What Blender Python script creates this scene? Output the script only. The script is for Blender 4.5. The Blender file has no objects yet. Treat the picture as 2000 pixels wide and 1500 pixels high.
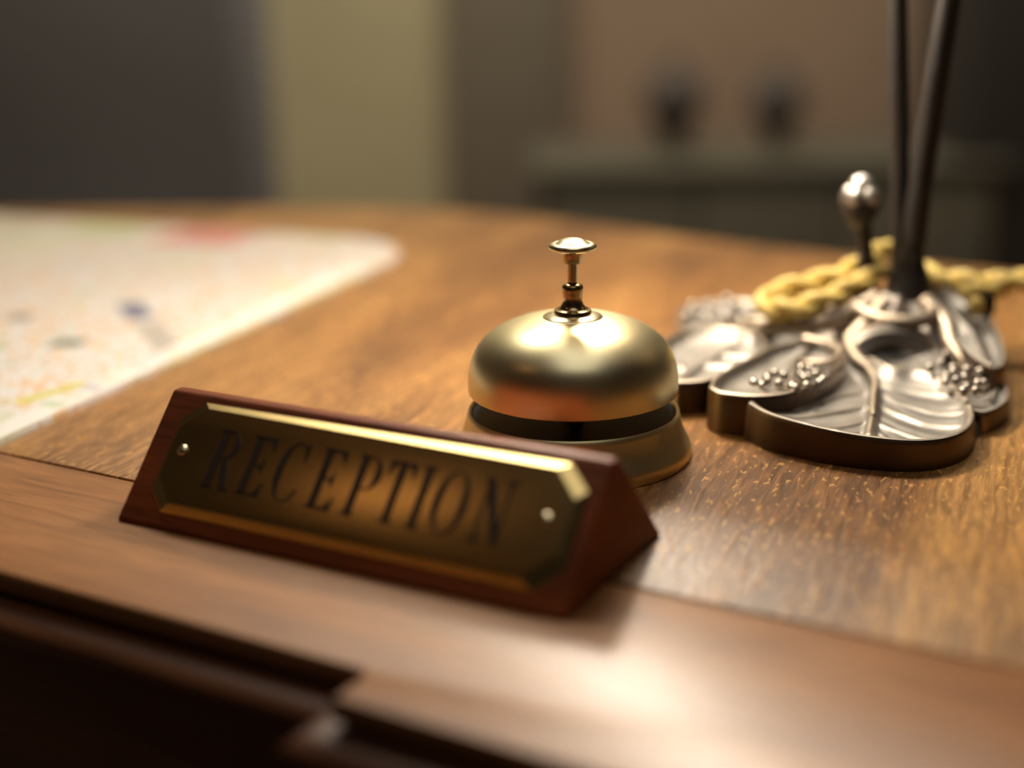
import bpy, bmesh, math, random
from mathutils import Vector, Matrix
random.seed(7)
S = bpy.context.scene
C = S.collection
TZ = 0.80                      # height of the desk top above the floor (m)
def mm(x, y, z=0.0):           # millimetres measured from the point of the desk below the camera
    return Vector((x * .001, y * .001, TZ + z * .001))

# ------------------------------------------------------------------ camera
PITCH, ROLL = 0.295, -0.017
cd = bpy.data.cameras.new('camera'); cam = bpy.data.objects.new('camera', cd); C.objects.link(cam)
Fw = Vector((0, math.cos(PITCH), -math.sin(PITCH))); Up = Vector((0, math.sin(PITCH), math.cos(PITCH))); Rt = Vector((1, 0, 0))
cr, sr = math.cos(ROLL), math.sin(ROLL)
r_ = Rt * cr + Up * sr; u_ = Up * cr - Rt * sr
cam.matrix_world = Matrix.Translation(mm(0, 0, 173.8)) @ Matrix((r_, u_, -Fw)).transposed().to_4x4()
cd.sensor_width = 36; cd.lens = 50; cd.clip_start = .01; cd.clip_end = 50
cd.dof.use_dof = True; cd.dof.focus_distance = .487; cd.dof.aperture_fstop = 2.6
S.camera = cam

# ------------------------------------------------------------------ world and room light
W = bpy.data.worlds.new('world'); S.world = W; W.use_nodes = True
W.node_tree.nodes['Background'].inputs[0].default_value = (.9, .85, .75, 1)
W.node_tree.nodes['Background'].inputs[1].default_value = .10
S.view_settings.view_transform = 'Standard'; S.view_settings.look = 'None'
S.view_settings.exposure = 0.0; S.view_settings.gamma = 1.0; S.view_settings.use_curve_mapping = False
def area(name, loc, size, power, col, rot=(0, 0, 0)):
    d = bpy.data.lights.new(name, 'AREA'); d.shape = 'RECTANGLE'; d.size, d.size_y = size; d.energy = power; d.color = col
    o = bpy.data.objects.new(name, d); o.location = loc; o.rotation_euler = rot; C.objects.link(o); return o
area('ceiling_light_panel', (.0, 2.0, 2.66), (1.4, .6), 56, (1, .90, .74))
area('ceiling_light_panel', (.15, .25, 2.66), (1.05, 1.8), 6.4, (1, .95, .87))
area('ceiling_light_panel', (-1.62, .02, 2.66), (.40, .26), .6, (1, .50, .22))

# ------------------------------------------------------------------ helpers
def lin(c):
    f = lambda v: v / 12.92 if v <= .04045 else ((v + .055) / 1.055) ** 2.4
    return tuple(f(v / 255) for v in c) + (1,)
def mat(name, col, rough=.5, metal=0., spec=.5, coat=0., crough=.1):
    m = bpy.data.materials.new(name); m.use_nodes = True
    b = m.node_tree.nodes['Principled BSDF']
    b.inputs['Base Color'].default_value = col; b.inputs['Roughness'].default_value = rough
    b.inputs['Metallic'].default_value = metal; b.inputs['Specular IOR Level'].default_value = spec
    b.inputs['Coat Weight'].default_value = coat; b.inputs['Coat Roughness'].default_value = crough
    return m
class N:                       # tiny node-graph builder
    def __init__(s, m): s.t = m.node_tree; s.b = s.t.nodes['Principled BSDF']
    def n(s, kind, **kw):
        x = s.t.nodes.new(kind)
        for k, v in kw.items():
            if k.startswith('i_'): x.inputs[int(k[2:])].default_value = v
            else: setattr(x, k, v)
        return x
    def l(s, a, b): s.t.links.new(a, b)
    def math(s, op, a, b=None, clamp=False):
        x = s.n('ShaderNodeMath', operation=op, use_clamp=clamp)
        for i, v in enumerate((a, b)):
            if v is None: continue
            if isinstance(v, (int, float)): x.inputs[i].default_value = v
            else: s.l(v, x.inputs[i])
        return x.outputs[0]
    def mapping(s, vec, loc=(0, 0, 0), rot=(0, 0, 0), scale=(1, 1, 1)):
        x = s.n('ShaderNodeMapping'); s.l(vec, x.inputs[0])
        x.inputs[1].default_value = loc; x.inputs[2].default_value = rot; x.inputs[3].default_value = scale
        return x.outputs[0]
    def obj(s): return s.n('ShaderNodeTexCoord').outputs['Object']
    def noise(s, vec, scale, detail=3, rough=.5, dist=0):
        x = s.n('ShaderNodeTexNoise'); s.l(vec, x.inputs['Vector'])
        x.inputs['Scale'].default_value = scale; x.inputs['Detail'].default_value = detail
        x.inputs['Roughness'].default_value = rough; x.inputs['Distortion'].default_value = dist
        return x.outputs[0]
    def ramp(s, fac, stops):
        x = s.n('ShaderNodeValToRGB'); e = x.color_ramp.elements
        while len(e) < len(stops): e.new(.5)
        for k, (p, c) in zip(e, stops): k.position = p; k.color = c
        s.l(fac, x.inputs[0]); return x.outputs[0]
    def mix(s, fac, a, b, mode='MIX'):
        x = s.n('ShaderNodeMix', data_type='RGBA', blend_type=mode)
        for i, v in ((0, fac), (6, a), (7, b)):
            if isinstance(v, (int, float, tuple)): x.inputs[i].default_value = v
            else: s.l(v, x.inputs[i])
        return x.outputs[2]
    def bump(s, h, strength, dist=.001):
        x = s.n('ShaderNodeBump'); x.inputs['Strength'].default_value = strength; x.inputs['Distance'].default_value = dist
        s.l(h, x.inputs['Height']); s.l(x.outputs[0], s.b.inputs['Normal'])
def place(o, parent):          # parent without moving: parents are unrotated, so subtract their world position
    w = Vector((0, 0, 0)); p = parent
    while p: w += p.location; p = p.parent
    o.parent = parent; o.location = o.location - w
    return o
def part(name, me, m, parent, smooth=True, loc=(0, 0, 0)):
    o = bpy.data.objects.new(name, me); C.objects.link(o); o.location = loc
    if m and not me.materials: me.materials.append(m)
    if smooth:
        for p in me.polygons: p.use_smooth = True
    if parent: place(o, parent)
    return o
def thing(name, label, cat, loc, group=None):
    o = bpy.data.objects.new(name, None); C.objects.link(o); o.location = loc; o.empty_display_size = .02
    o['label'] = label; o['category'] = cat
    if group: o['group'] = group
    return o
def tag(o, label, cat, group=None):
    o['label'] = label; o['category'] = cat
    if group: o['group'] = group
    return o
def structure(o): o['kind'] = 'structure'; return o
def mesh(name, verts, faces):
    me = bpy.data.meshes.new(name); me.from_pydata([tuple(v) for v in verts], [], faces); me.update()
    bm = bmesh.new(); bm.from_mesh(me); bmesh.ops.remove_doubles(bm, verts=bm.verts, dist=1e-7); bmesh.ops.recalc_face_normals(bm, faces=bm.faces); bm.to_mesh(me); bm.free()
    return me
def autosmooth(me, ang=35):
    bm = bmesh.new(); bm.from_mesh(me)
    for f in bm.faces: f.smooth = True
    for e in bm.edges:
        if len(e.link_faces) == 2 and e.calc_face_angle(0) > math.radians(ang): e.smooth = False
    bm.to_mesh(me); bm.free(); return me
def lathe(name, prof, seg=96):             # prof: (radius, z) in mm, origin on the axis
    vs, fs = [], []
    for r, z in prof:
        for k in range(seg):
            a = 2 * math.pi * k / seg; vs.append((r * math.cos(a) * .001, r * math.sin(a) * .001, z * .001))
    for i in range(len(prof) - 1):
        for k in range(seg):
            fs.append((i * seg + k, i * seg + (k + 1) % seg, (i + 1) * seg + (k + 1) % seg, (i + 1) * seg + k))
    for i in (0, len(prof) - 1):
        if prof[i][0] > .01: fs.append(tuple(range(i * seg, (i + 1) * seg)))
    return autosmooth(mesh(name, vs, fs), 40)
def spline(pts, n=8):                      # Catmull-Rom through points
    P = [Vector(p) for p in pts]; out = []
    for i in range(len(P) - 1):
        a, b, c, d = P[max(i - 1, 0)], P[i], P[i + 1], P[min(i + 2, len(P) - 1)]
        for k in range(n):
            t = k / n
            out.append(.5 * ((2 * b) + (c - a) * t + (2 * a - 5 * b + 4 * c - d) * t * t + (3 * b - a - 3 * c + d) * t ** 3))
    out.append(P[-1]); return out
def tube(name, pts, rad, seg=12, cap=True):  # pts in metres, rad in mm (number or list)
    vs, fs = [], []; n = len(pts)
    R = [rad] * n if isinstance(rad, (int, float)) else [rad[min(int(i * (len(rad) - 1) / (n - 1)), len(rad) - 2)] * (1 - (i * (len(rad) - 1) / (n - 1)) % 1 if i < n - 1 else 0) + rad[min(int(i * (len(rad) - 1) / (n - 1)), len(rad) - 2) + 1] * ((i * (len(rad) - 1) / (n - 1)) % 1 if i < n - 1 else 1) for i in range(n)]
    prev = None
    for i, p in enumerate(pts):
        t = (pts[min(i + 1, n - 1)] - pts[max(i - 1, 0)]).normalized()
        if prev is None:
            a = Vector((0, 0, 1)) if abs(t.z) < .9 else Vector((1, 0, 0)); x = t.cross(a).normalized()
        else: x = (prev - t * prev.dot(t)).normalized()
        prev = x; y = t.cross(x)
        for k in range(seg):
            a = 2 * math.pi * k / seg; vs.append(p + (x * math.cos(a) + y * math.sin(a)) * R[i] * .001)
    for i in range(n - 1):
        for k in range(seg): fs.append((i * seg + k, i * seg + (k + 1) % seg, (i + 1) * seg + (k + 1) % seg, (i + 1) * seg + k))
    if cap: fs += [tuple(range(seg)), tuple(range((n - 1) * seg, n * seg))]
    me = mesh(name, vs, fs)
    for q in me.polygons: q.use_smooth = True
    return me
def ball(name, r, seg=12, rings=8, scale=(1, 1, 1)):
    bm = bmesh.new(); bmesh.ops.create_uvsphere(bm, u_segments=seg, v_segments=rings, radius=r * .001)
    for v in bm.verts: v.co = Vector((v.co.x * scale[0], v.co.y * scale[1], v.co.z * scale[2]))
    me = bpy.data.meshes.new(name); bm.to_mesh(me); bm.free()
    for q in me.polygons: q.use_smooth = True
    return me
def box(name, lo, hi, bev=0, seg=2):
    bm = bmesh.new(); bmesh.ops.create_cube(bm, size=1)
    for v in bm.verts: v.co = Vector([lo[i] + (hi[i] - lo[i]) * (v.co[i] + .5) for i in range(3)])
    if bev: bmesh.ops.bevel(bm, geom=list(bm.edges), offset=bev, segments=seg, profile=.5, affect='EDGES')
    me = bpy.data.meshes.new(name); bm.to_mesh(me); bm.free()
    return autosmooth(me, 50) if bev else me
def prism(name, poly, z0, z1, bev=0, seg=3, ang=30):   # poly: list of xy (m), extruded z0..z1; top edge rounded by bev
    n = len(poly); vs = [(x, y, z0) for x, y in poly] + [(x, y, z1) for x, y in poly]
    fs = [tuple(range(n)), tuple(range(n, 2 * n))] + [(i, (i + 1) % n, n + (i + 1) % n, n + i) for i in range(n)]
    me = mesh(name, vs, fs)
    if bev:
        bm = bmesh.new(); bm.from_mesh(me)
        ed = [e for e in bm.edges if all(abs(v.co.z - z1) < 1e-7 for v in e.verts)]
        bmesh.ops.bevel(bm, geom=ed, offset=bev, segments=seg, profile=.5, affect='EDGES'); bm.to_mesh(me); bm.free()
    return autosmooth(me, ang)

# ------------------------------------------------------------------ materials
def wood(name, along, light, mid, dark, fine=1., rough=.34, bump=.25, coat=.0, fleck=0., spec=.5):
    """along: angle (rad) of the grain in the desk plane"""
    m = mat(name, mid, rough, spec=spec, coat=coat, crough=.15); g = N(m)
    v = g.mapping(g.obj(), rot=(0, 0, -along))
    big = g.noise(g.mapping(v, scale=(3, 16, 16)), 1, 4, .55, .6)
    grain = g.noise(g.mapping(v, scale=(30 * fine, 420 * fine, 420 * fine)), 1, 4, .6, .8)
    rip = g.noise(g.mapping(v, scale=(52 * fine, 330 * fine, 330 * fine)), 1, 2, .5, 1.0)
    c1 = g.ramp(big, [(.3, dark), (.5, mid), (.72, light)])
    c2 = g.ramp(grain, [(.3, (.45, .42, .40, 1)), (.55, (1, 1, 1, 1)), (.75, (1.25, 1.2, 1.1, 1))])
    c = g.mix(.6, c1, c2, 'MULTIPLY')
    c3 = g.ramp(rip, [(.36, (.62, .58, .55, 1)), (.55, (1.05, 1.03, 1, 1)), (.70, (1.55, 1.5, 1.35, 1))])
    c = g.mix(fleck, c, c3, 'MULTIPLY')
    if fleck > .5:             # short ray flecks, with golden glints of the pores painted into the colour
        fl = g.noise(g.mapping(v, scale=(190, 520, 520)), 1, 1, .5, .4)
        c = g.mix(g.math('MULTIPLY', g.ramp(fl, [(.62, (0, 0, 0, 1)), (.70, (1, 1, 1, 1))]), .55), c, lin((224, 170, 92)))
    g.l(c, g.b.inputs['Base Color'])
    h = g.math('ADD', g.math('MULTIPLY', grain, .5), g.math('MULTIPLY', rip, .5 + fleck))
    g.bump(h, bump, .0009)
    r = g.math('ADD', g.math('MULTIPLY', grain, .16), rough - .08); g.l(r, g.b.inputs['Roughness'])
    return m
EDGE = math.radians(-29.3)
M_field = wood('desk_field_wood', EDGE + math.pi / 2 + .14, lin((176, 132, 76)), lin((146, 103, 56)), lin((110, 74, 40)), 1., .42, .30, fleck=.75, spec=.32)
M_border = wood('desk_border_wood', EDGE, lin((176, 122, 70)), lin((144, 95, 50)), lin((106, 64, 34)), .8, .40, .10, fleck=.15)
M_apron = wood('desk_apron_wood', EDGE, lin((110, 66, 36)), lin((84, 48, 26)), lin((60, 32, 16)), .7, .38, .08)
M_mahog = wood('nameplate_mahogany', EDGE, lin((158, 82, 38)), lin((122, 60, 27)), lin((88, 42, 19)), 1.3, .50, .10, spec=.22)
def brass(name, col, rough, bump=.03, sc=900):
    m = mat(name, col, rough, 1.); g = N(m)
    n = g.noise(g.obj(), sc * 4, 2, .5); g.bump(n, bump, .0001)
    n2 = g.noise(g.obj(), 60, 4, .6)
    g.l(g.math('ADD', g.math('MULTIPLY', n2, .04), rough - .02), g.b.inputs['Roughness'])
    return m
M_dome = brass('satin_brass', (.86, .77, .47, 1), .36)
M_base = brass('satin_brass_base', (.88, .75, .40, 1), .42)
M_knob = brass('polished_brass', (.84, .75, .52, 1), .28, .01)
M_shaft = brass('aged_brass', (.50, .38, .20, 1), .24, .02)
M_plate = brass('nameplate_brass', (.62, .47, .20, 1), .24, .01)
M_ink = mat('letter_enamel', (.025, .014, .008, 1), .45)
M_black = mat('blackened_iron', (.008, .007, .006, 1), .5, 0., .25)
def bronze(name, col, edge, rough):
    m = mat(name, col, rough, 1.); g = N(m)
    geo = g.n('ShaderNodeNewGeometry').outputs['Pointiness']
    e = g.ramp(geo, [(.50, (0, 0, 0, 1)), (.56, (1, 1, 1, 1))])
    n = g.noise(g.obj(), 120, 4, .6)
    base = g.mix(n, tuple(c * .75 for c in col[:3]) + (1,), tuple(min(1, c * 1.2) for c in col[:3]) + (1,))
    g.l(g.mix(e, base, edge), g.b.inputs['Base Color'])
    g.l(g.math('ADD', g.math('MULTIPLY', n, .2), rough - .1), g.b.inputs['Roughness'])
    g.bump(g.noise(g.obj(), 1500, 2, .6), .12, .0003)
    return m
M_leaf = bronze('pewter_bronze', (.33, .305, .275, 1), (.44, .36, .27, 1), .48)
M_side = bronze('bronze_side_shaded', (.055, .037, .027, 1), (.40, .28, .18, 1), .42)  # brown patina, darkened further so the leaf sides' shade sits in the colour
M_stem = bronze('dark_bronze', (.022, .020, .019, 1), (.06, .05, .045, 1), .40)
M_stem.node_tree.nodes['Principled BSDF'].inputs['Metallic'].default_value = .3
M_cord = mat('gold_cord', lin((214, 182, 84)), .55, spec=.4)
g = N(M_cord); g.l(g.ramp(g.noise(g.mapping(g.obj(), scale=(300, 300, 900)), 1, 2), [(.3, lin((196, 164, 78))), (.7, lin((236, 212, 130)))]), g.b.inputs['Base Color'])

# ------------------------------------------------------------------ the room (behind the desk, far out of focus)
def plaster(name, col):
    m = mat(name, col, .85); g = N(m); n = g.noise(g.obj(), 4, 4)
    g.l(g.mix(n, tuple(c * .85 for c in col[:3]) + (1,), tuple(c * 1.12 for c in col[:3]) + (1,)), g.b.inputs['Base Color']); return m
M_wall = plaster('wall_brown', lin((150, 126, 104)))
M_olive = plaster('wall_olive', lin((172, 162, 128)))
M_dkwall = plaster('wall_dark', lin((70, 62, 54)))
M_floor = wood('floor_wood', 0, lin((150, 118, 90)), lin((130, 100, 76)), lin((104, 78, 60)), .05, .5, .05)
BY = 3.2
structure(part('floor', box('floor', (-2.4, -1.6, -.05), (2.4, BY + .1, 0)), M_floor, None, False))
structure(part('ceiling', box('ceiling', (-2.4, -1.6, 2.7), (2.4, BY + .1, 2.75)), M_wall, None, False))
structure(part('wall_back', box('wall_back', (-2.4, BY, 0), (2.4, BY + .1, 2.7)), M_wall, None, False))
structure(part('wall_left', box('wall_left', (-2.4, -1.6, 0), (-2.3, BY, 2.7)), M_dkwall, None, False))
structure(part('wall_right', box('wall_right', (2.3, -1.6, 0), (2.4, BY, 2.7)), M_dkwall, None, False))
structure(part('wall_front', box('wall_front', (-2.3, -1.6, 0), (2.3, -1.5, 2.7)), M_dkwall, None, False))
structure(part('trim_1', box('trim_1', (-1.15, BY - .03, 0), (-.13, BY, 2.7)), M_olive, None, False))
structure(part('trim_2', box('trim_2', (-.13, BY - .09, 0), (.13, BY, 2.7), .01), mat('post_grey', lin((118, 108, 92)), .7), None))
structure(part('trim_3', box('trim_3', (.81, 2.55, 0), (1.25, 2.85, 2.7), .02), mat('post_dark', lin((48, 44, 40)), .7), None))

# ------------------------------------------------------------------ desk
eu = Vector((math.cos(EDGE), math.sin(EDGE))); ew = Vector((-math.sin(EDGE), math.cos(EDGE)))
O = Vector((-38.2, 324.1))
def uw(u, w): p = O + eu * u + ew * w; return (p.x * .001, p.y * .001)
JOG, SEAM = -15.6, 76.4
desk = thing('reception_desk', 'brown wooden reception desk carrying the bell, nameplate, map and lamp', 'desk', (0.05, .62, 0))
TH = 6.0
def zz(z): return TZ + z * .001
border = [uw(-900, SEAM - .25), uw(-900, 0), uw(-2.5, 0), uw(-.6, -.6), uw(0, -2.5), uw(0, JOG), uw(760, JOG), uw(760, SEAM - .25)]
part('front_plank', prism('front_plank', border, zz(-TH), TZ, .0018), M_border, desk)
far = spline([(-900, 1060, 0), (-600, 1036, 0), (-380, 1024, 0), (-200, 1020, 0), (-110, 1014, 0), (-53, 1000, 0), (2, 974, 0), (68, 924, 0), (126, 874, 0), (200, 820, 0), (270, 775, 0), (400, 700, 0), (700, 540, 0)], 4)
e0, e1 = uw(-900, SEAM + .25), uw(760, SEAM + .25)
field = [e0, e1] + [(p.x * .001, p.y * .001) for p in reversed(far)]
part('top_panel', prism('top_panel', field, zz(-TH), TZ, .0006, 2), M_field, desk)
def offpath(d, u0=-900, u1=760): return [uw(u0, -d), uw(-d, -d), uw(-d, JOG - d), uw(u1, JOG - d)]
prof = [(-12, -TH), (-3, -TH), (-3, -8.6), (3, -8.6), (6.5, -9.2), (9, -10.8), (10.2, -13), (10.2, -15), (9, -17.5), (6, -19), (1, -19.5), (-1, -22), (-4, -27), (-12, -30)]
vs, fs = [], []
for d, z in prof:
    for x, y in offpath(d): vs.append((x, y, zz(z)))
for i in range(len(prof) - 1):
    for k in range(3): fs.append((i * 4 + k, i * 4 + k + 1, (i + 1) * 4 + k + 1, (i + 1) * 4 + k))
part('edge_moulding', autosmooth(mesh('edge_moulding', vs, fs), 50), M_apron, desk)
bodyp = [uw(-890, 10), uw(10, 10), uw(10, JOG + 10), uw(750, JOG + 10), (.60, .50), (.20, .76), (-.06, .96), (-.2, 1.0), (-.75, 1.02)]
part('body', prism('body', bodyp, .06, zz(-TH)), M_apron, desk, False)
plinth = [uw(-880, 30), uw(30, 30), uw(30, JOG + 30), uw(740, JOG + 30), (.58, .46), (.18, .72), (-.08, .92), (-.22, .96), (-.72, .98)]
part('plinth', prism('plinth', plinth, 0, .06), M_apron, desk, False)

# ------------------------------------------------------------------ bell
BX, BYM = 21.8, 486.3
bell = thing('service_bell', 'round brass desk bell with a push knob on top, behind the nameplate', 'bell', mm(BX, BYM))
bl = bell.location
part('base', lathe('bell_base', [(36.0, .6), (42.0, 0), (42.5, .6), (42.5, 3.4), (42.2, 4.4), (41.4, 6), (40.3, 8), (39.4, 10.2), (38.7, 12.6), (38.2, 14.8), (37.9, 16.2), (37.3, 16.8), (36.7, 16.2), (36.4, 14), (36.2, 5), (36.0, .6)]), M_base, bell, loc=bl)
part('inner_liner', lathe('bell_liner', [(36.3, 15.6), (36.0, 15.8), (35.6, 14), (35.2, 4), (34.6, 1.5), (30, 1.5), (30, 1.2), (35, 1.2)]), M_black, bell, loc=bl)
part('pan', lathe('bell_pan', [(.001, 10.6), (33.5, 10.6), (33.5, 11.2), (.001, 11.2)]), brass('striker_plate_brass', (.80, .62, .46, 1), .16, .0), bell, loc=bl)
# spider: cross arms and centre post that carry the dome
vs, fs = [], []
for k in range(3):
    a = math.radians(25 + 60 * k * 2); d = Vector((math.cos(a), math.sin(a), 0)); s = Vector((-d.y, d.x, 0))
    b = len(vs)
    for rr, zt, hw in ((2, 15, 3.2), (20, 14.5, 3.0), (35.8, 12.5, 4.2)):
        for sg, dz in ((-1, 0), (1, 0), (1, -2.2), (-1, -2.2)):
            vs.append((d * rr + s * hw * sg) * .001 + Vector((0, 0, (zt + dz) * .001)))
    for i in range(2):
        for j in range(4): fs.append((b + i * 4 + j, b + i * 4 + (j + 1) % 4, b + (i + 1) * 4 + (j + 1) % 4, b + (i + 1) * 4 + j))
part('spider', mesh('spider', vs, fs), M_black, bell, False, bl)
part('post', lathe('post', [(0.001, 2), (5, 2), (5, 13), (3.6, 15), (3.2, 40), (3.2, 51), (0.001, 51)], 32), M_black, bell, loc=bl)
part('striker', box('striker', (-.002, -.026, .0175), (.002, .004, .0205), .0006), M_black, bell, loc=bl)
dome = [(36.9, 23.6), (37.4, 24.0), (37.5, 25), (37.45, 28), (37.2, 31), (36.6, 34), (35.6, 37), (34.0, 39.8), (31.8, 42.3), (29.0, 44.5), (25.5, 46.5), (21.5, 48.2), (17, 49.5), (13, 50.3), (9, 50.7), (3, 50.8),
        (3, 49.9), (9, 49.8), (13, 49.4), (17, 48.5), (21.2, 47.2), (25, 45.5), (28.3, 43.6), (31, 41.4), (33.1, 39), (34.7, 36.5), (35.7, 33.6), (36.3, 30.8), (36.5, 28), (36.5, 24.6), (36.9, 23.6)]
part('dome', lathe('dome', dome, 128), M_dome, bell, loc=bl)
part('washer', lathe('washer', [(3, 50.2), (10.4, 50.2), (10.7, 50.45), (10.4, 50.75), (8, 51.5), (6, 52.0), (3, 52.2)], 64), M_knob, bell, loc=bl)
part('collar', lathe('collar', [(2, 51.2), (6.4, 51.2), (6.6, 51.4), (6.6, 52.7), (6.3, 53.1), (5.4, 53.3), (4.4, 54.0), (3.7, 55.2), (3.35, 56.6), (3.35, 58), (3.6, 59.3), (3.75, 60.3), (3.75, 61.2), (3.4, 61.9), (2.6, 62.4), (1.6, 62.6)], 48), M_shaft, bell, loc=bl)
part('plunger', lathe('plunger', [(1.75, 50), (1.75, 69.4), (1.9, 69.6), (2.7, 69.6), (3.0, 69.9), (3.7, 73.2), (3.7, 74), (0.001, 74)], 32), M_shaft, bell, loc=bl)
part('knob', lathe('knob', [(3.4, 73.6), (6.4, 74.1), (7.9, 74.7), (8.35, 75.2), (8.4, 75.7), (8.0, 76.3), (7.2, 76.7), (6.4, 76.85), (6.0, 76.75), (5.6, 76.95), (4.6, 77.6), (3.2, 78.2), (1.6, 78.5), (.001, 78.6)], 64), M_knob, bell, loc=bl)

# ------------------------------------------------------------------ nameplate
NL, ND, NT, NROT = 161.5, 66.5, 36.2, -.502
npl = thing('reception_nameplate', 'wedge-shaped wooden nameplate with a brass plate reading RECEPTION', 'nameplate', mm(-41.5, 417.7))
RZ = Matrix.Rotation(NROT, 4, 'Z')
def npart(name, me, m, parent=None, smooth=True):
    me.transform(RZ); return part(name, me, m, parent or npl, smooth, npl.location)
L2, D2 = NL / 2, ND / 2
sec = [(-D2, 0), (-D2, 1.2), (-2.2, NT - .4), (2.2, NT - .4), (D2, 1.2), (D2, 0)]
vs = [(sx * L2 * .001, y * .001, z * .001) for sx in (-1, 1) for y, z in sec]; n = len(sec)
fs = [tuple(range(n)), tuple(range(n, 2 * n))] + [(i, (i + 1) % n, n + (i + 1) % n, n + i) for i in range(n)]
me = mesh('block', vs, fs); bm = bmesh.new(); bm.from_mesh(me)
bmesh.ops.bevel(bm, geom=list(bm.edges), offset=.0011, segments=3, profile=.5, affect='EDGES'); bm.to_mesh(me); bm.free(); autosmooth(me, 60)
npart('wooden_block', me, M_mahog)
fv = Vector((0, D2, NT)).normalized(); fn = Vector((0, -NT, D2)).normalized()     # slope direction and normal of the front face
F0 = Vector((-L2, -D2, 0))
def face(u, v, h): return (F0 + Vector((u, 0, 0)) + fv * v + fn * h) * .001
def octo(u0, u1, v0, v1, c): return [(u0 + c, v1), (u0, v1 - c), (u0, v0 + c), (u0 + c, v0), (u1 - c, v0), (u1, v0 + c), (u1, v1 - c), (u1 - c, v1)]
rings = [(octo(8.2, 157.4, 5.6, 45, 7.4), .2), (octo(8.2, 157.4, 5.6, 45, 7.4), 1.0), (octo(8.6, 157, 6.0, 44.6, 7.5), 1.5), (octo(11.1, 154.5, 8.5, 42.1, 8.25), 3.15), (octo(11.6, 154, 9, 41.6, 8.4), 3.25)]
vs = [face(u, v, h) for r, h in rings for u, v in r]; fs = []
for i in range(4):
    for k in range(8): fs.append((i * 8 + k, i * 8 + (k + 1) % 8, (i + 1) * 8 + (k + 1) % 8, (i + 1) * 8 + k))
fs.append(tuple(range(32, 40)))
plate = npart('brass_plate', autosmooth(mesh('brass_plate', vs, fs), 12), M_plate)
# engraved serif letters, each a raised-edge inlay of dark enamel
def stroke(p, q, w0, w1=None):              # straight bar
    w1 = w0 if w1 is None else w1; p, q = Vector(p), Vector(q); d = (q - p).normalized(); s = Vector((-d.y, d.x))
    return [[p + s * w0 / 2, q + s * w1 / 2, q - s * w1 / 2, p - s * w0 / 2]]
def arc(cx, cy, rx, ry, a0, a1, thick, thin, n=14):   # swelling bowl: thick at the sides, thin at top and bottom
    out = []
    for i in range(n):
        q = []
        for t in (i / n, (i + 1) / n):
            a = math.radians(a0 + (a1 - a0) * t); w = thin + (thick - thin) * abs(math.cos(a)) ** 1.5
            q.append((Vector((cx + rx * math.cos(a), cy + ry * math.sin(a))), Vector((cx + (rx - w) * math.cos(a), cy + (ry - w * .55) * math.sin(a)))))
        out.append([q[0][0], q[1][0], q[1][1], q[0][1]])
    return out
def bar(x0, y0, x1, y1): return [[Vector((x0, y0)), Vector((x1, y0)), Vector((x1, y1)), Vector((x0, y1))]]
def stem(x, w=2.5, h=20): return bar(x, 0, x + w, h) + bar(x - 1.0, 0, x + w + 1.0, .8) + bar(x - 1.0, h - .8, x + w + 1.0, h)
def tri(a, b, c): return [[Vector(a), Vector(b), Vector(c)]]
gE = stem(1) + bar(1, 19.1, 8.6, 20) + bar(1, 0, 8.8, .9) + bar(3, 9.7, 6.6, 10.5) + tri((8.6, 20), (8.6, 15.2), (6.4, 19.4)) + tri((8.9, 0), (9.2, 5), (6.2, .7)) + tri((6.7, 12.6), (6.7, 7.6), (5.2, 10.1))
glyphs = {
    'R': stem(1) + arc(4.6, 15.1, 4.6, 4.9, 90, -90, 2.3, .8) + bar(3, 19.2, 4.8, 20) + bar(3, 10.2, 4.8, 11) + stroke((5.4, 10.6), (8.8, .2), 2.4, 2.6) + bar(7.2, 0, 11, .8),
    'E': gE,
    'C': arc(5.6, 10, 5.6, 10.2, 62, 298, 2.5, .8, 22) + tri((9.4, 20), (9.4, 13.8), (7.6, 19)) + bar(8.7, 14.5, 9.4, 19.6) + stroke((8.2, 1.2), (9.8, 4.8), .8),
    'P': stem(1) + arc(4.6, 14.4, 4.8, 5.6, 90, -90, 2.4, .8) + bar(3, 19.2, 4.8, 20) + bar(3, 8.8, 4.8, 9.6),
    'T': bar(3.4, 0, 5.9, 20) + bar(2.3, 0, 7, .8) + bar(.2, 19.1, 9.1, 20) + tri((.2, 20), (0, 14.6), (2.4, 19.3)) + tri((9.1, 20), (9.3, 14.6), (6.9, 19.3)),
    'I': stem(1.2),
    'O': arc(5.7, 10, 5.7, 10.2, 0, 360, 2.5, .8, 36),
    'N': bar(1.6, 0, 2.5, 20) + bar(.4, 0, 3.8, .8) + stroke((1.9, 19.4), (9.0, .6), 2.5) + bar(8.6, 0, 9.5, 20) + bar(7.3, 19.2, 10.8, 20) + bar(.2, 19.2, 2.6, 20),
}
for ch, u0 in zip('RECEPTION', (28.3, 42, 54, 68.8, 82, 93.2, 104.6, 111.4, 125.8)):
    vs, fs = [], []
    for q in glyphs[ch]:
        b = len(vs); k = len(q)
        vs += [face(u0 + p.x, 15.9 + p.y, 3.2) for p in q] + [face(u0 + p.x, 15.9 + p.y, 3.45) for p in q]
        fs += [tuple(range(b, b + k)), tuple(range(b + k, b + 2 * k))] + [(b + i, b + (i + 1) % k, b + k + (i + 1) % k, b + k + i) for i in range(k)]
    me = mesh('letter_' + ch.lower(), vs, fs); me.transform(RZ)
    part('letter', me, M_ink, plate, False, npl.location)
for u in (16.2, 148.0):
    me = ball('pin', 1.9, 20, 12, (1, 1, .55)); rot = fn.to_track_quat('Z', 'Y').to_matrix().to_4x4()
    me.transform(rot); me.transform(Matrix.Translation(face(u, 26.6, 3.2))); me.transform(RZ)
    part('pin', me, M_knob, plate, True, npl.location)

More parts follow.
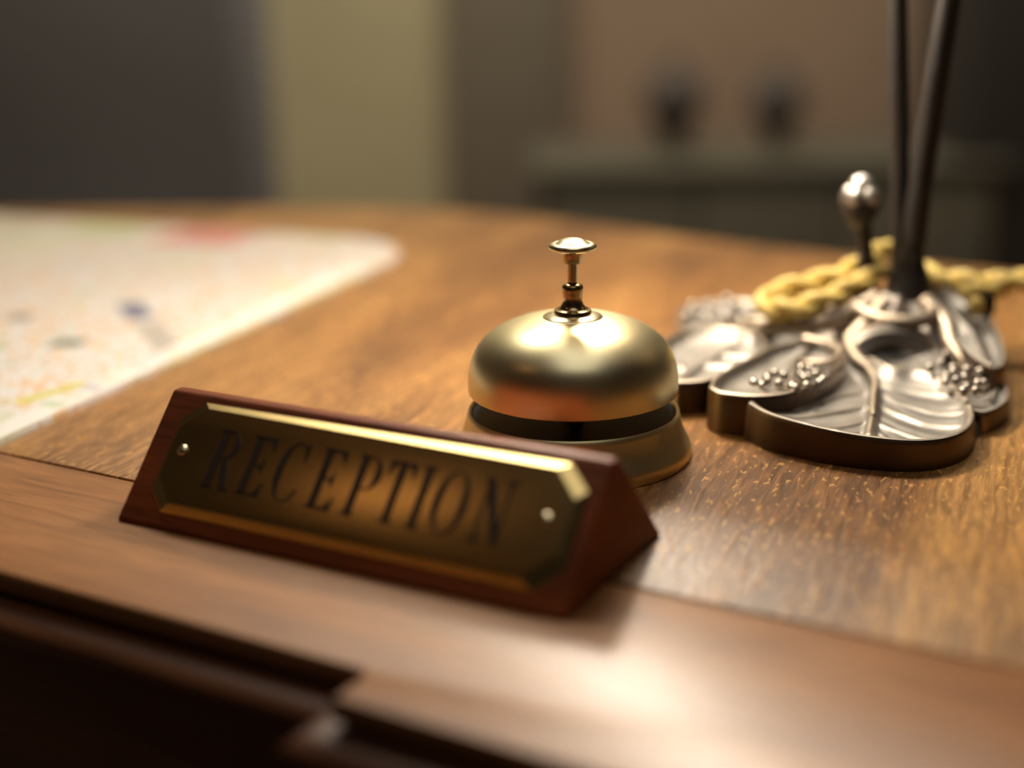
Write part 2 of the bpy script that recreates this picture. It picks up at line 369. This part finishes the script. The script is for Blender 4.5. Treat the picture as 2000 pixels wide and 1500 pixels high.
# ------------------------------------------------------------------ map
mapm = mat('printed_map', (.9, .87, .8, 1), .45, coat=.25, crough=.25); g = N(mapm); ob = g.obj()
vor = g.n('ShaderNodeTexVoronoi', feature='DISTANCE_TO_EDGE'); g.l(g.mapping(ob, rot=(0, 0, .5), scale=(120, 70, 1)), vor.inputs['Vector']); vor.inputs['Scale'].default_value = 1.3
vor2 = g.n('ShaderNodeTexVoronoi'); g.l(g.mapping(ob, rot=(0, 0, .5), scale=(120, 70, 1)), vor2.inputs['Vector']); vor2.inputs['Scale'].default_value = 1.3
blocks = g.ramp(g.n('ShaderNodeSeparateColor').outputs[0], [(0, (1, 1, 1, 1)), (1, (1, 1, 1, 1))])
sep = g.n('ShaderNodeSeparateColor'); g.l(vor2.outputs['Color'], sep.inputs[0])
blk = g.ramp(sep.outputs[0], [(0, lin((240, 204, 158))), (.35, lin((236, 186, 134))), (.6, lin((226, 218, 206))), (.85, lin((236, 200, 168))), (1, lin((206, 210, 186)))])
street = g.math('GREATER_THAN', vor.outputs['Distance'], .11)
col = g.mix(street, lin((238, 236, 234)), blk)
def blend(mask, c): 
    global col; col = g.mix(mask, col, c)
def rectm(cx, cy, ang, hl, hw, soft=.0012):
    v = g.mapping(ob, loc=(0, 0, 0)); s = g.n('ShaderNodeVectorMath', operation='SUBTRACT'); g.l(v, s.inputs[0]); s.inputs[1].default_value = (cx * .001, cy * .001, 0)
    r = g.mapping(s.outputs[0], rot=(0, 0, -ang)); x = g.n('ShaderNodeSeparateXYZ'); g.l(r, x.inputs[0])
    a = g.math('DIVIDE', g.math('SUBTRACT', hl * .001, g.math('ABSOLUTE', x.outputs[0])), soft, True)
    b = g.math('DIVIDE', g.math('SUBTRACT', hw * .001, g.math('ABSOLUTE', x.outputs[1])), soft, True)
    return g.math('MULTIPLY', a, b)
reg = g.noise(g.mapping(ob, scale=(14, 9, 1)), 1, 2, .5, .4)
blend(g.math('MULTIPLY', g.ramp(reg, [(.56, (0, 0, 0, 1)), (.60, (1, 1, 1, 1))]), .55), lin((214, 222, 178)))
MA = math.radians(68.6)
for cx, cy, an, hl, hw, c in ((-192, 896, MA - 1.57, 30, 26, (226, 150, 140)), (-268, 928, MA - 1.57, 30, 24, (206, 214, 166)), (-335, 950, MA - 1.57, 25, 30, (214, 206, 180)),
                              (-190, 700, -1.14, 20, 8, (120, 120, 146)), (-166, 648, -1.14, 30, 8, (188, 180, 168)), (-206, 640, MA - 1.2, 9, 7, (112, 118, 100)), (-208, 634, MA - 1.2, 10, 3, (80, 120, 84)),
                              (-245, 690, MA - 1.4, 7, 8, (140, 132, 120)), (-240, 628, MA, 12, 6, (176, 204, 150)), (-290, 860, MA, 30, 20, (236, 224, 200)),
                              (-112, 790, MA, 26, 3, (232, 232, 238)), (-150, 690, MA, 30, 3, (236, 234, 238))):
    blend(rectm(cx, cy, an, hl, hw, .003), lin(c))
# margin strip with small panels along the right edge
blend(rectm(-140, 656, MA + .012, 160, 6, .001), lin((244, 240, 232)))
for k, (t, c) in enumerate(((-96, (206, 198, 206)), (-84, (222, 226, 204)), (-108, (236, 222, 206)), (-120, (206, 216, 184)), (-62, (232, 216, 206)), (-50, (226, 222, 226)), (-38, (236, 222, 206)))):
    blend(rectm(-140 + math.cos(MA) * t, 656 + math.sin(MA) * t, MA + .012, 4.4, 5.4, .0006), lin(c))
blend(rectm(-189.7, 560, math.radians(55), 16.5, 3.6, .0006), lin((224, 214, 52)))
wv = g.noise(g.mapping(ob, rot=(0, 0, -math.radians(55)), scale=(900, 200, 1)), 1, 1)
blend(g.math('MULTIPLY', rectm(-189.7, 560, math.radians(55), 13, .8, .0003), g.ramp(wv, [(.4, (0, 0, 0, 1)), (.5, (1, 1, 1, 1))])), lin((150, 138, 50)))
g.l(g.mix(1.0, col, (.84, .83, .83, 1), 'MULTIPLY'), g.b.inputs['Base Color'])
ca, sa = math.cos(MA), math.sin(MA)
K = Vector((-49, 866)); dn = Vector((-ca, -sa)); lf = Vector((-math.cos(MA - math.pi / 2), -math.sin(MA - math.pi / 2)))
rr = 56; cc = K + dn * rr + lf * rr; poly = []
for i in range(13):
    a = math.pi / 2 * i / 12; p = cc - lf * rr * math.cos(a) - dn * rr * math.sin(a); poly.append(p)
poly += [K + lf * 385, K + lf * 385 + dn * 410, K + dn * 410]
mp = part('city_map', prism('city_map', [(p.x * .001, p.y * .001) for p in poly], zz(.15), zz(3.2), .0006, 2, 40), mapm, None)
tag(mp, 'pale printed city map with a yellow strip lying left of the bell', 'map')

# ------------------------------------------------------------------ lamp
LX, LY = 168., 597.
lamp = thing('table_lamp', 'dark bronze table lamp whose base is cast as overlapping leaves and berries', 'lamp', mm(LX, LY))
def vein_h(x, y, veins):
    h = 0
    for pts, amp, wd in veins:
        best = 1e9
        for a, b in zip(pts, pts[1:]):
            ax, ay = a; bx, by = b; dx, dy = bx - ax, by - ay
            t = max(0, min(1, ((x - ax) * dx + (y - ay) * dy) / (dx * dx + dy * dy)))
            best = min(best, (x - ax - dx * t) ** 2 + (y - ay - dy * t) ** 2)
        h = max(h, amp * math.exp(-best / (wd * wd)))
    return h
def leaf(outline, ctr, zr, veins=(), bowl=3., rim=1.0, tilt=(0, 0), zb=0., nr=34, na=180, flare=1.03, wave=0.):
    """cast leaf: dished face with a rolled rim and raised veins, and a side wall down to zb"""
    P = spline([(x, y, 0) for x, y in outline + outline[:1]], 8)[:-1]
    per = [0]
    for a, b in zip(P, P[1:] + P[:1]): per.append(per[-1] + (b - a).length)
    ring = []
    for k in range(na):
        s = per[-1] * k / na; i = max(j for j in range(len(P)) if per[j] <= s); t = (s - per[i]) / max(1e-6, per[i + 1] - per[i])
        ring.append(P[i].lerp(P[(i + 1) % len(P)], t))
    c = Vector((ctr[0], ctr[1], 0)); vs, fs = [], []
    def z_at(p, t, k):
        e = 1 - t
        z = zr - bowl * (1 - math.exp(-(e / .16) ** 1.3)) + rim * math.exp(-((e - .035) / .045) ** 2) + tilt[0] * (p.x - c.x) + tilt[1] * (p.y - c.y)
        z += vein_h(p.x, p.y, veins) * min(1, e * 6) + wave * math.sin(k / na * 2 * math.pi * 3) * t
        return z
    ts = [(i / nr) ** .8 for i in range(1, nr + 1)]
    vs.append(Vector((c.x, c.y, z_at(c, 0, 0))))
    for t in ts:
        for k in range(na):
            p = c.lerp(ring[k], t); vs.append(Vector((p.x, p.y, z_at(p, t, k))))
    for k in range(na): fs.append((0, 1 + k, 1 + (k + 1) % na))
    for i in range(nr - 1):
        for k in range(na): fs.append((1 + i * na + k, 1 + i * na + (k + 1) % na, 1 + (i + 1) * na + (k + 1) % na, 1 + (i + 1) * na + k))
    top = vs[:]; tf = fs[:]
    last = 1 + (nr - 1) * na
    wv, wf = [top[last + k].copy() for k in range(na)], []
    for t, dz in ((1.012, -.7), (1.016, -2.0), (flare, None), (flare + .004, 'b')):
        for k in range(na):
            p = c.lerp(ring[k], t); zt = top[last + k].z
            z = zb if dz == 'b' else (zb + (zt - zb) * .25 if dz is None else zt + dz)
            wv.append(Vector((p.x, p.y, z)))
    for i in range(4):
        for k in range(na): wf.append((i * na + k, i * na + (k + 1) % na, (i + 1) * na + (k + 1) % na, (i + 1) * na + k))
    conv = lambda L: [Vector(((v.x - LX) * .001, (v.y - LY) * .001, v.z * .001)) for v in L]
    return mesh('leaf', conv(top), tf), mesh('leaf_side', conv(wv), wf)
def add_leaf(*a, **k):
    t, s = leaf(*a, **k); lo = part('leaf', t, M_leaf, lamp, True, lamp.location)
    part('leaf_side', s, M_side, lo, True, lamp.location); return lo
def lp(x, y, z): return Vector(((x - LX) * .001, (y - LY) * .001, z * .001))
# foot that all the leaves grow out of: a swirling mound
foot = [(88, 510), (105, 480), (135, 468), (160, 482), (182, 510), (192, 545), (200, 585), (204, 615), (190, 645), (160, 655), (120, 655), (84, 635), (68, 600), (66, 560)]
P = spline([(x, y, 0) for x, y in foot + foot[:1]], 8)[:-1]; na, nr = len(P), 30; vs, fs = [], []
for i in range(nr + 1):
    t = i / nr
    for k in range(na):
        q = Vector((LX, LY, 0)).lerp(P[k], t); r = (q - Vector((LX, LY, 0))).length; th = math.atan2(q.y - LY, q.x - LX)
        z = 4.5 + 24 * math.exp(-(r / 25) ** 2) + 4 * math.exp(-(r / 50) ** 2)
        z += 2.6 * math.sin(6 * th + r * .09) * math.exp(-((r - 26) / 16) ** 2)
        if t > .96: z *= 1 - (t - .96) / .04
        vs.append(lp(q.x, q.y, max(z, 0)))
for i in range(nr):
    for k in range(na): fs.append((i * na + k, i * na + (k + 1) % na, (i + 1) * na + (k + 1) % na, (i + 1) * na + k))
part('foot', mesh('foot', vs, fs), M_leaf, lamp, True, lamp.location)
A = [(87, 498.2), (90.7, 489), (97.6, 480.6), (110, 470.5), (124, 463.6), (139, 461.2), (152.6, 466.6), (163, 479.3), (169.5, 496.7), (172.2, 515.6), (170.5, 536.2), (163.3, 549), (152.8, 552), (146, 571.3), (138, 574), (122.4, 545), (101, 516), (91, 507.4)]
vA = [([(137.2, 571.9), (141.2, 560), (142.9, 547.2), (141.9, 530.9), (134.7, 504.9), (130.4, 489.8), (124.5, 470)], 3.2, 2.0)]
for pts in ([(142.3, 532), (148, 517), (157, 506), (169, 501)], [(138.5, 517.7), (144, 503.2), (150, 493.2), (165, 485.1)], [(131.6, 493.8), (137.4, 484.5), (144.7, 473.9), (152.2, 465.8)], [(129.6, 487), (133, 468)],
            [(142.6, 545), (150, 536), (160, 530), (171, 522)],
            [(142, 533), (126.1, 524), (107.5, 506.3), (92, 502.9)], [(137.5, 514), (118.1, 502.6), (96.2, 491.3)], [(132.1, 495.8), (121.8, 488.3), (104.4, 477.5)], [(129, 485), (118, 476), (113, 470)]):
    vA.append((pts, 1.3, 1.5))
    vA.append(([(x + 4.5, y + 7) for x, y in pts], .55, 3.6))          # the blade swells between the veins
add_leaf(A, (136, 505), 10.6, vA, 4.4, 1.5, tilt=(-.045, .01))
B = [(74.4, 511.6), (78, 504.9), (90.6, 500.4), (104.7, 504.7), (119.6, 521), (131.1, 541.5), (135.9, 557.7), (135.9, 572), (130.3, 580.5), (121.2, 578), (109, 569), (99, 556), (86, 538), (77.5, 523)]
vB = [([(104.6, 506.6), (109.3, 533.6), (114.1, 555.5), (123.1, 572.4)], 2.2, 1.6), ([(123, 560), (128, 556), (127, 545), (118, 545)], 1.2, 3)]
lb = add_leaf(B, (108, 535), 14.2, vB, 3.4, 2.2)
Cc = [(63.5, 527), (75.6, 528.9), (89.4, 540.7), (102.1, 561.5), (107.9, 581.1), (105.4, 600), (91, 609.7), (74.6, 603.7), (60.7, 577.6), (56, 549)]
vC = [([(66, 540), (78, 565), (95, 590), (104, 600)], 1.8, 2.5), ([(78, 565), (95, 560)], 1.2, 2.5), ([(70, 560), (64, 575)], 1.2, 2.5), ([(88, 580), (100, 575)], 1.2, 2.5)]
lc = add_leaf(Cc, (82, 568), 12.0, vC, 3.4, 2.2)
Dd = [(75.2, 618.4), (80.3, 651.5), (91.8, 664), (109.6, 668), (122.6, 658.6), (126, 633.7), (114, 611.4), (95.2, 606.3)]
ld = add_leaf(Dd, (100, 634), 11, [([(95, 612), (102, 640), (110, 662)], 1.5, 2)], 2.6, 1.2)
Ee = [(172, 570), (189.9, 574), (195, 558.3), (193.5, 534.5), (189.4, 516.5), (181.2, 504.2), (174.5, 499), (171, 503), (170, 512), (167, 534)]
le = add_leaf(Ee, (180, 536), 7.8, [([(165, 505), (180, 512), (189, 530)], 1.6, 2)], 2.2, 1.0)
Ff = [(183, 600), (190, 624), (202, 622), (206, 596), (200, 556), (192, 534), (185, 536), (181, 560)]
add_leaf(Ff, (193, 580), 20, [([(190, 618), (194, 580), (189, 545)], 2.5, 3)], 4.0, 1.6, tilt=(-.1, .12), zb=4)
Gg = [(150, 650), (172, 664), (190, 652), (192, 634), (175, 625), (155, 630)]
add_leaf(Gg, (172, 644), 14, [([(172, 628), (172, 660)], 1.5, 2)], 2.5, 1.2, zb=1)
# tendrils and curled stalks that flow from the mound to the leaves
def tendril(pts, rad): part('tendril', tube('tendril', spline([lp(*p) for p in pts], 8), rad, 10), M_leaf, lamp, True, lamp.location)
tendril([(160, 590, 27), (150, 582, 20), (142, 575, 15), (141, 560, 12.5), (143, 547, 11.5), (142, 531, 10.5), (137, 514, 9.5), (132, 494, 9.2)], [5, 4.4, 3.6, 2.8, 2.3, 1.9, 1.5, .9])
tendril([(158, 594, 28), (143, 592, 22), (128, 590, 18.5), (112, 596, 16), (104, 602, 14)], [5.5, 5.5, 4.2, 3.2, 1.8])
tendril([(157, 602, 27), (140, 606, 20), (122, 606, 16), (108, 612, 14), (100, 622, 12.5)], [6, 6, 4.4, 3, 1.6])
tendril([(176, 588, 28), (182, 576, 22), (181, 562, 16), (184, 548, 12), (186, 536, 11)], [5, 4.6, 3.4, 2.6, 1.4])
tendril([(123, 578, 15.5), (131, 570, 15.5), (133.5, 556, 15.5), (127, 545, 15), (119, 547, 14.3), (117, 553, 14)], [2.2, 2.0, 1.8, 1.6, 1.3, .9])
tendril([(150, 602, 30), (148, 590, 26), (154, 578, 24), (164, 572, 24), (174, 574, 25), (179, 584, 27)], [3, 3.4, 3.4, 3.2, 3, 2.6])
# hooded curl in front of the socket: a grooved scroll
vs, fs = [], []; nu, nv = 28, 30
for i in range(nu + 1):
    a = math.radians(-40 + 250 * i / nu)
    for k in range(nv):
        b = 2 * math.pi * k / nv; w = .35 + .65 * math.sin(math.pi * (i + .6) / (nu + 1.2))
        R, q = 11.5, (6.2 + .7 * math.sin(b * 7)) * w
        x = 158 - (R + q * math.cos(b)) * math.cos(a) * 1.15; y = 566 + 5 * math.sin(a) + q * math.sin(b) * .6; z = 12 + (R + q * math.cos(b)) * math.sin(a) * .62 + q * math.sin(b) * .35
        vs.append(lp(x, y, max(z, 4)))
for i in range(nu):
    for k in range(nv): fs.append((i * nv + k, i * nv + (k + 1) % nv, (i + 1) * nv + (k + 1) % nv, (i + 1) * nv + k))
fs += [tuple(range(nv)), tuple(range(nu * nv, (nu + 1) * nv))]
part('scroll', mesh('scroll', vs, fs), M_leaf, lamp, True, lamp.location)
# berries
bm_ = [ball('berry', 2.0, 12, 8), ball('berry_long', 1.8, 12, 8, (1, 1.5, 1)), ball('berry_big', 2.5, 12, 8)]
M_berry = bronze('pewter_berry', (.42, .39, .35, 1), (.45, .41, .36, 1), .28)
for m_ in bm_: m_.materials.append(M_berry)
def berries(parent, spots, z, big=0):
    for i, (x, y) in enumerate(spots):
        part('berry', bm_[2 if big else (1 if i % 4 == 3 else 0)], None, parent, True, lamp.location + lp(x, y, z + random.uniform(-.2, 1.6)))
berries(lb, [(97.5, 518.4), (102, 529), (104.6, 523), (105.6, 513), (100.8, 513), (94.2, 511.8), (111.8, 526.5), (116.6, 534), (118.5, 519), (111.6, 519.6), (117.8, 528), (92, 518.6), (106, 507.6), (115.6, 511), (111, 512), (98, 524), (113, 532)], 15.2)
berries(ld, [(79, 620), (85, 630), (88, 617), (94, 634), (97, 624), (104, 640), (103, 616), (110, 630), (113, 619), (92, 646), (102, 652), (114, 645), (84, 642)], 14, 1)
berries(le, [(166, 541), (172.5, 548), (178, 560), (170, 533), (176, 543), (183, 552), (171, 523), (176, 529), (173, 516), (178, 519), (184, 535), (167, 524), (169, 508), (174, 509), (181, 521), (173.5, 536), (184.5, 543), (189, 540), (179, 536)], 12.2)
# socket, stems, bud
part('socket', lathe('socket', [(.001, 22), (9.5, 22), (10.6, 27), (10.2, 32), (8.6, 37), (6.6, 41.5), (5.6, 45), (5, 48), (.001, 48)], 40), M_stem, lamp, True, lamp.location + Vector((.004, .001, 0)))
BULB = Vector((48, 640, 250))
s1 = [(169, 608, 26), (171, 611, 48), (168, 612, 90), (164.7, 612, 134), (160, 614, 200), (152, 617, 270), (132, 622, 322), (98, 630, 346), (64, 638, 338), (50, 640, 314), (48, 640, 303)]
part('stem', tube('stem', spline([lp(*p) for p in s1], 10), [5, 4.4, 4, 3.9, 3.8, 3.6, 3.5, 3.5, 3.5, 3.5, 3.5], 16), M_stem, lamp, True, lamp.location)
s2 = [(171.5, 597, 28), (172.3, 598, 45), (174.5, 599, 80), (179.4, 600, 135), (188, 601, 210), (205, 602, 290), (232, 603, 345), (268, 604, 368), (300, 604.5, 356), (312, 605, 330), (313, 605, 320)]
part('stem', tube('stem', spline([lp(*p) for p in s2], 10), [6.2, 5.2, 4.8, 4.9, 4.6, 4.2, 4, 3.8, 3.6, 3.5, 3.5], 16), M_stem, lamp, True, lamp.location)
part('bud_stalk', tube('bud_stalk', spline([lp(*p) for p in [(157, 604, 24), (155, 605, 36), (153.8, 605, 50), (152.6, 605, 58)]], 8), [5.2, 4, 3.2, 3.4], 14), M_stem, lamp, True, lamp.location)
bud = part('bud', lathe('bud', [(.001, 56), (3.2, 57), (5.4, 60), (7.4, 64), (8.4, 67.5), (8.0, 69.5), (6.5, 69.6), (.001, 69)], 40), M_stem, lamp, True, lamp.location + Vector((-.0172, .008, 0)))
M_bud = bronze('pewter_bright', (.66, .63, .58, 1), (.72, .69, .63, 1), .42)
for k in range(5):
    a = math.radians(72 * k + 15); me = ball('bud_petal', 4.4, 16, 12, (.8, .8, 1.15)); me.transform(Matrix.Rotation(.35, 4, Vector((math.sin(a), -math.cos(a), 0))))
    part('bud_petal', me, M_bud, bud, True, lamp.location + Vector((-.0172 + .0050 * math.cos(a), .008 + .0050 * math.sin(a), .0715)))
part('bud_petal', ball('bud_tip', 5.4, 16, 12, (1, 1, 1)), M_bud, bud, True, lamp.location + Vector((-.0172, .008, .0752)))
# glass tulip shades
M_glass = bpy.data.materials.new('opal_glass'); M_glass.use_nodes = True
nt = M_glass.node_tree; pb = nt.nodes['Principled BSDF']; pb.inputs['Base Color'].default_value = (.93, .86, .74, 1); pb.inputs['Roughness'].default_value = .35
tr = nt.nodes.new('ShaderNodeBsdfTranslucent'); tr.inputs[0].default_value = (.95, .82, .62, 1)
mx = nt.nodes.new('ShaderNodeMixShader'); mx.inputs[0].default_value = .35
nt.links.new(pb.outputs[0], mx.inputs[1]); nt.links.new(tr.outputs[0], mx.inputs[2]); nt.links.new(mx.outputs[0], nt.nodes['Material Output'].inputs[0])
M_bulb = bpy.data.materials.new('bulb_glow'); M_bulb.use_nodes = True
pb = M_bulb.node_tree.nodes['Principled BSDF']; pb.inputs['Emission Color'].default_value = (1, .84, .62, 1); pb.inputs['Emission Strength'].default_value = 14
def shade(x, y, z, glow):            # z: height of the neck
    pr = [(9, 0), (14, -2), (24, -8), (35, -18), (45, -32), (53, -50), (60, -68), (67, -84), (73, -94)]
    ins = [(r - 1.6, zz_ - .8) for r, zz_ in reversed(pr)]
    me = lathe('lamp_shade', pr + ins, 64)
    for v in me.vertices:      # scalloped lip
        a = math.atan2(v.co.y, v.co.x); t = max(0, -v.co.z / .094); k = 1 + .05 * t * t * math.cos(6 * a); v.co.x *= k; v.co.y *= k
    part('lamp_shade', me, M_glass, lamp, True, lamp.location + lp(x, y, z))
    part('shade_holder', lathe('shade_holder', [(3, 6), (5, 5), (8, 1), (11, -4), (10, -6), (.001, -6)], 32), M_stem, lamp, True, lamp.location + lp(x, y, z))
    return part('bulb', ball('bulb', 15, 24, 16, (1, 1, 1.25)), glow, lamp, True, lamp.location + lp(x, y, z - 40))
shade(BULB.x, BULB.y, 303, M_bulb); shade(313, 605, 320, M_glass)
for (x, y, z), e in ((tuple(BULB), 2.9),):
    pl = bpy.data.lights.new('bulb_light', 'POINT'); pl.energy = e; pl.shadow_soft_size = .016; pl.color = (1, .91, .77)
    po = bpy.data.objects.new('bulb_light', pl); C.objects.link(po); po.location = mm(x, y, z - 14)

# ------------------------------------------------------------------ twisted gold cord lying over the lamp base
cord = thing('twisted_cord', 'yellow gold twisted cord looped over the bronze lamp base', 'cord', mm(140, 600, 24))
def rope(pts, R=2.3, r=3.0, pitch=30., ph=0):
    path = spline([mm(*p) for p in pts], 14); L = [0]
    for a, b in zip(path, path[1:]): L.append(L[-1] + (b - a).length * 1000)
    for s in range(2):
        out = []; prev = None
        for i, p in enumerate(path):
            t = (path[min(i + 1, len(path) - 1)] - path[max(i - 1, 0)]).normalized()
            x = t.cross(Vector((0, 0, 1))).normalized() if prev is None else (prev - t * prev.dot(t)).normalized(); prev = x; y = t.cross(x)
            a = L[i] / pitch * 2 * math.pi + s * math.pi + ph
            out.append(p + (x * math.cos(a) + y * math.sin(a)) * R * .001)
        part('strand', tube('strand', out, r, 10), M_cord, cord)
rope([(232, 596, 36), (223, 605, 33), (212, 611, 31), (200, 615, 31), (189, 620, 32), (181, 627, 37), (172, 627, 43), (163, 620, 43), (155.5, 611, 40.5), (140.5, 611, 34.3), (124, 611, 30.5), (113, 606, 27.5), (111, 597, 25.5), (121, 591, 25.5), (136, 593, 29.5), (147, 597, 33), (157, 603, 36), (164, 612, 38)])
rope([(196, 604, 29), (205, 601, 29.5), (214, 604, 30), (224, 610, 33), (236, 612, 34)], 1.8, 2.4, 26)
part('knot', ball('knot', 3.6, 16, 12, (1, 1, 1.2)), M_cord, cord, True, mm(199, 590, 25.5))
part('ferrule', lathe('ferrule', [(.001, -5), (2.6, -5), (3.2, -2), (3.2, 2), (2.4, 5), (.001, 5)], 20), M_black, cord, True, mm(206, 597, 24.5))

# ------------------------------------------------------------------ blurred furniture behind
M_fab = mat('chair_grey', lin((134, 132, 130)), .9)
ch = thing('upholstered_chair', 'dark grey upholstered chair out of focus behind the city map', 'chair', (-.55, 1.85, 0))
def cpart(name, lo, hi, bev, m=M_fab, seg=5):
    me = box(name, lo, hi, bev, seg); return part(name, me, m, ch)
cpart('backrest', (-.79, 1.98, .42), (-.33, 2.10, 1.02), .055)
cpart('seat', (-.80, 1.56, .38), (-.32, 2.04, .50), .05)
M_leg = mat('chair_leg_dark', lin((40, 32, 28)), .5)
for x in (-.80, -.35):
    for y in (1.60, 2.02): cpart('leg', (x - .02, y - .02, 0), (x + .02, y + .02, .40), .006, M_leg, 2)
M_cab = mat('cabinet_dark', lin((84, 79, 64)), .9)
cab = thing('low_cabinet', 'low dark olive cabinet out of focus behind the bell', 'cabinet', (.46, 2.72, 0))
part('body', box('body', (.06, 2.55, .05), (.88, 2.9, .58), .008), M_cab, cab)
part('top', box('top', (.04, 2.53, .58), (.90, 2.92, .605), .006), M_cab, cab)
for x0, x1 in ((.07, .33), (.34, .60), (.61, .87)):
    d = part('door', box('door', (x0, 2.538, .07), (x1, 2.55, .57), .003), M_cab, cab); part('handle', box('handle', (x1 - .03, 2.525, .30), (x1 - .02, 2.538, .38), .003), M_leg, d)
for x in (.09, .85):
    for y in (2.58, 2.87): part('leg', box('leg', (x - .02, y - .02, 0), (x + .02, y + .02, .05)), M_leg, cab, False)
M_vase = mat('vase_dark', lin((78, 70, 63)), .8)
for x, s, lab in ((.312, 1., 'left one of two dark round vases on the low cabinet behind the bell'), (.506, .92, 'right one of two dark round vases on the low cabinet, nearer the lamp')):
    t = thing('round_vase', lab, 'vase', (x, 2.70, .605), 'dark vases on the low cabinet')
    part('body', lathe('vase_body', [(.001, 0), (26 * s, 0), (30 * s, 6), (22 * s, 22), (32 * s, 45), (52 * s, 80 * s), (58 * s, 108 * s), (48 * s, 138 * s), (30 * s, 154 * s), (18 * s, 160 * s), (.001, 160 * s)], 40), M_vase, t, True, t.location)
    part('lip', lathe('vase_lip', [(18 * s, 158 * s), (17 * s, 166 * s), (21 * s, 172 * s), (19 * s, 173 * s), (14 * s, 160 * s)], 40), M_vase, t, True, t.location)
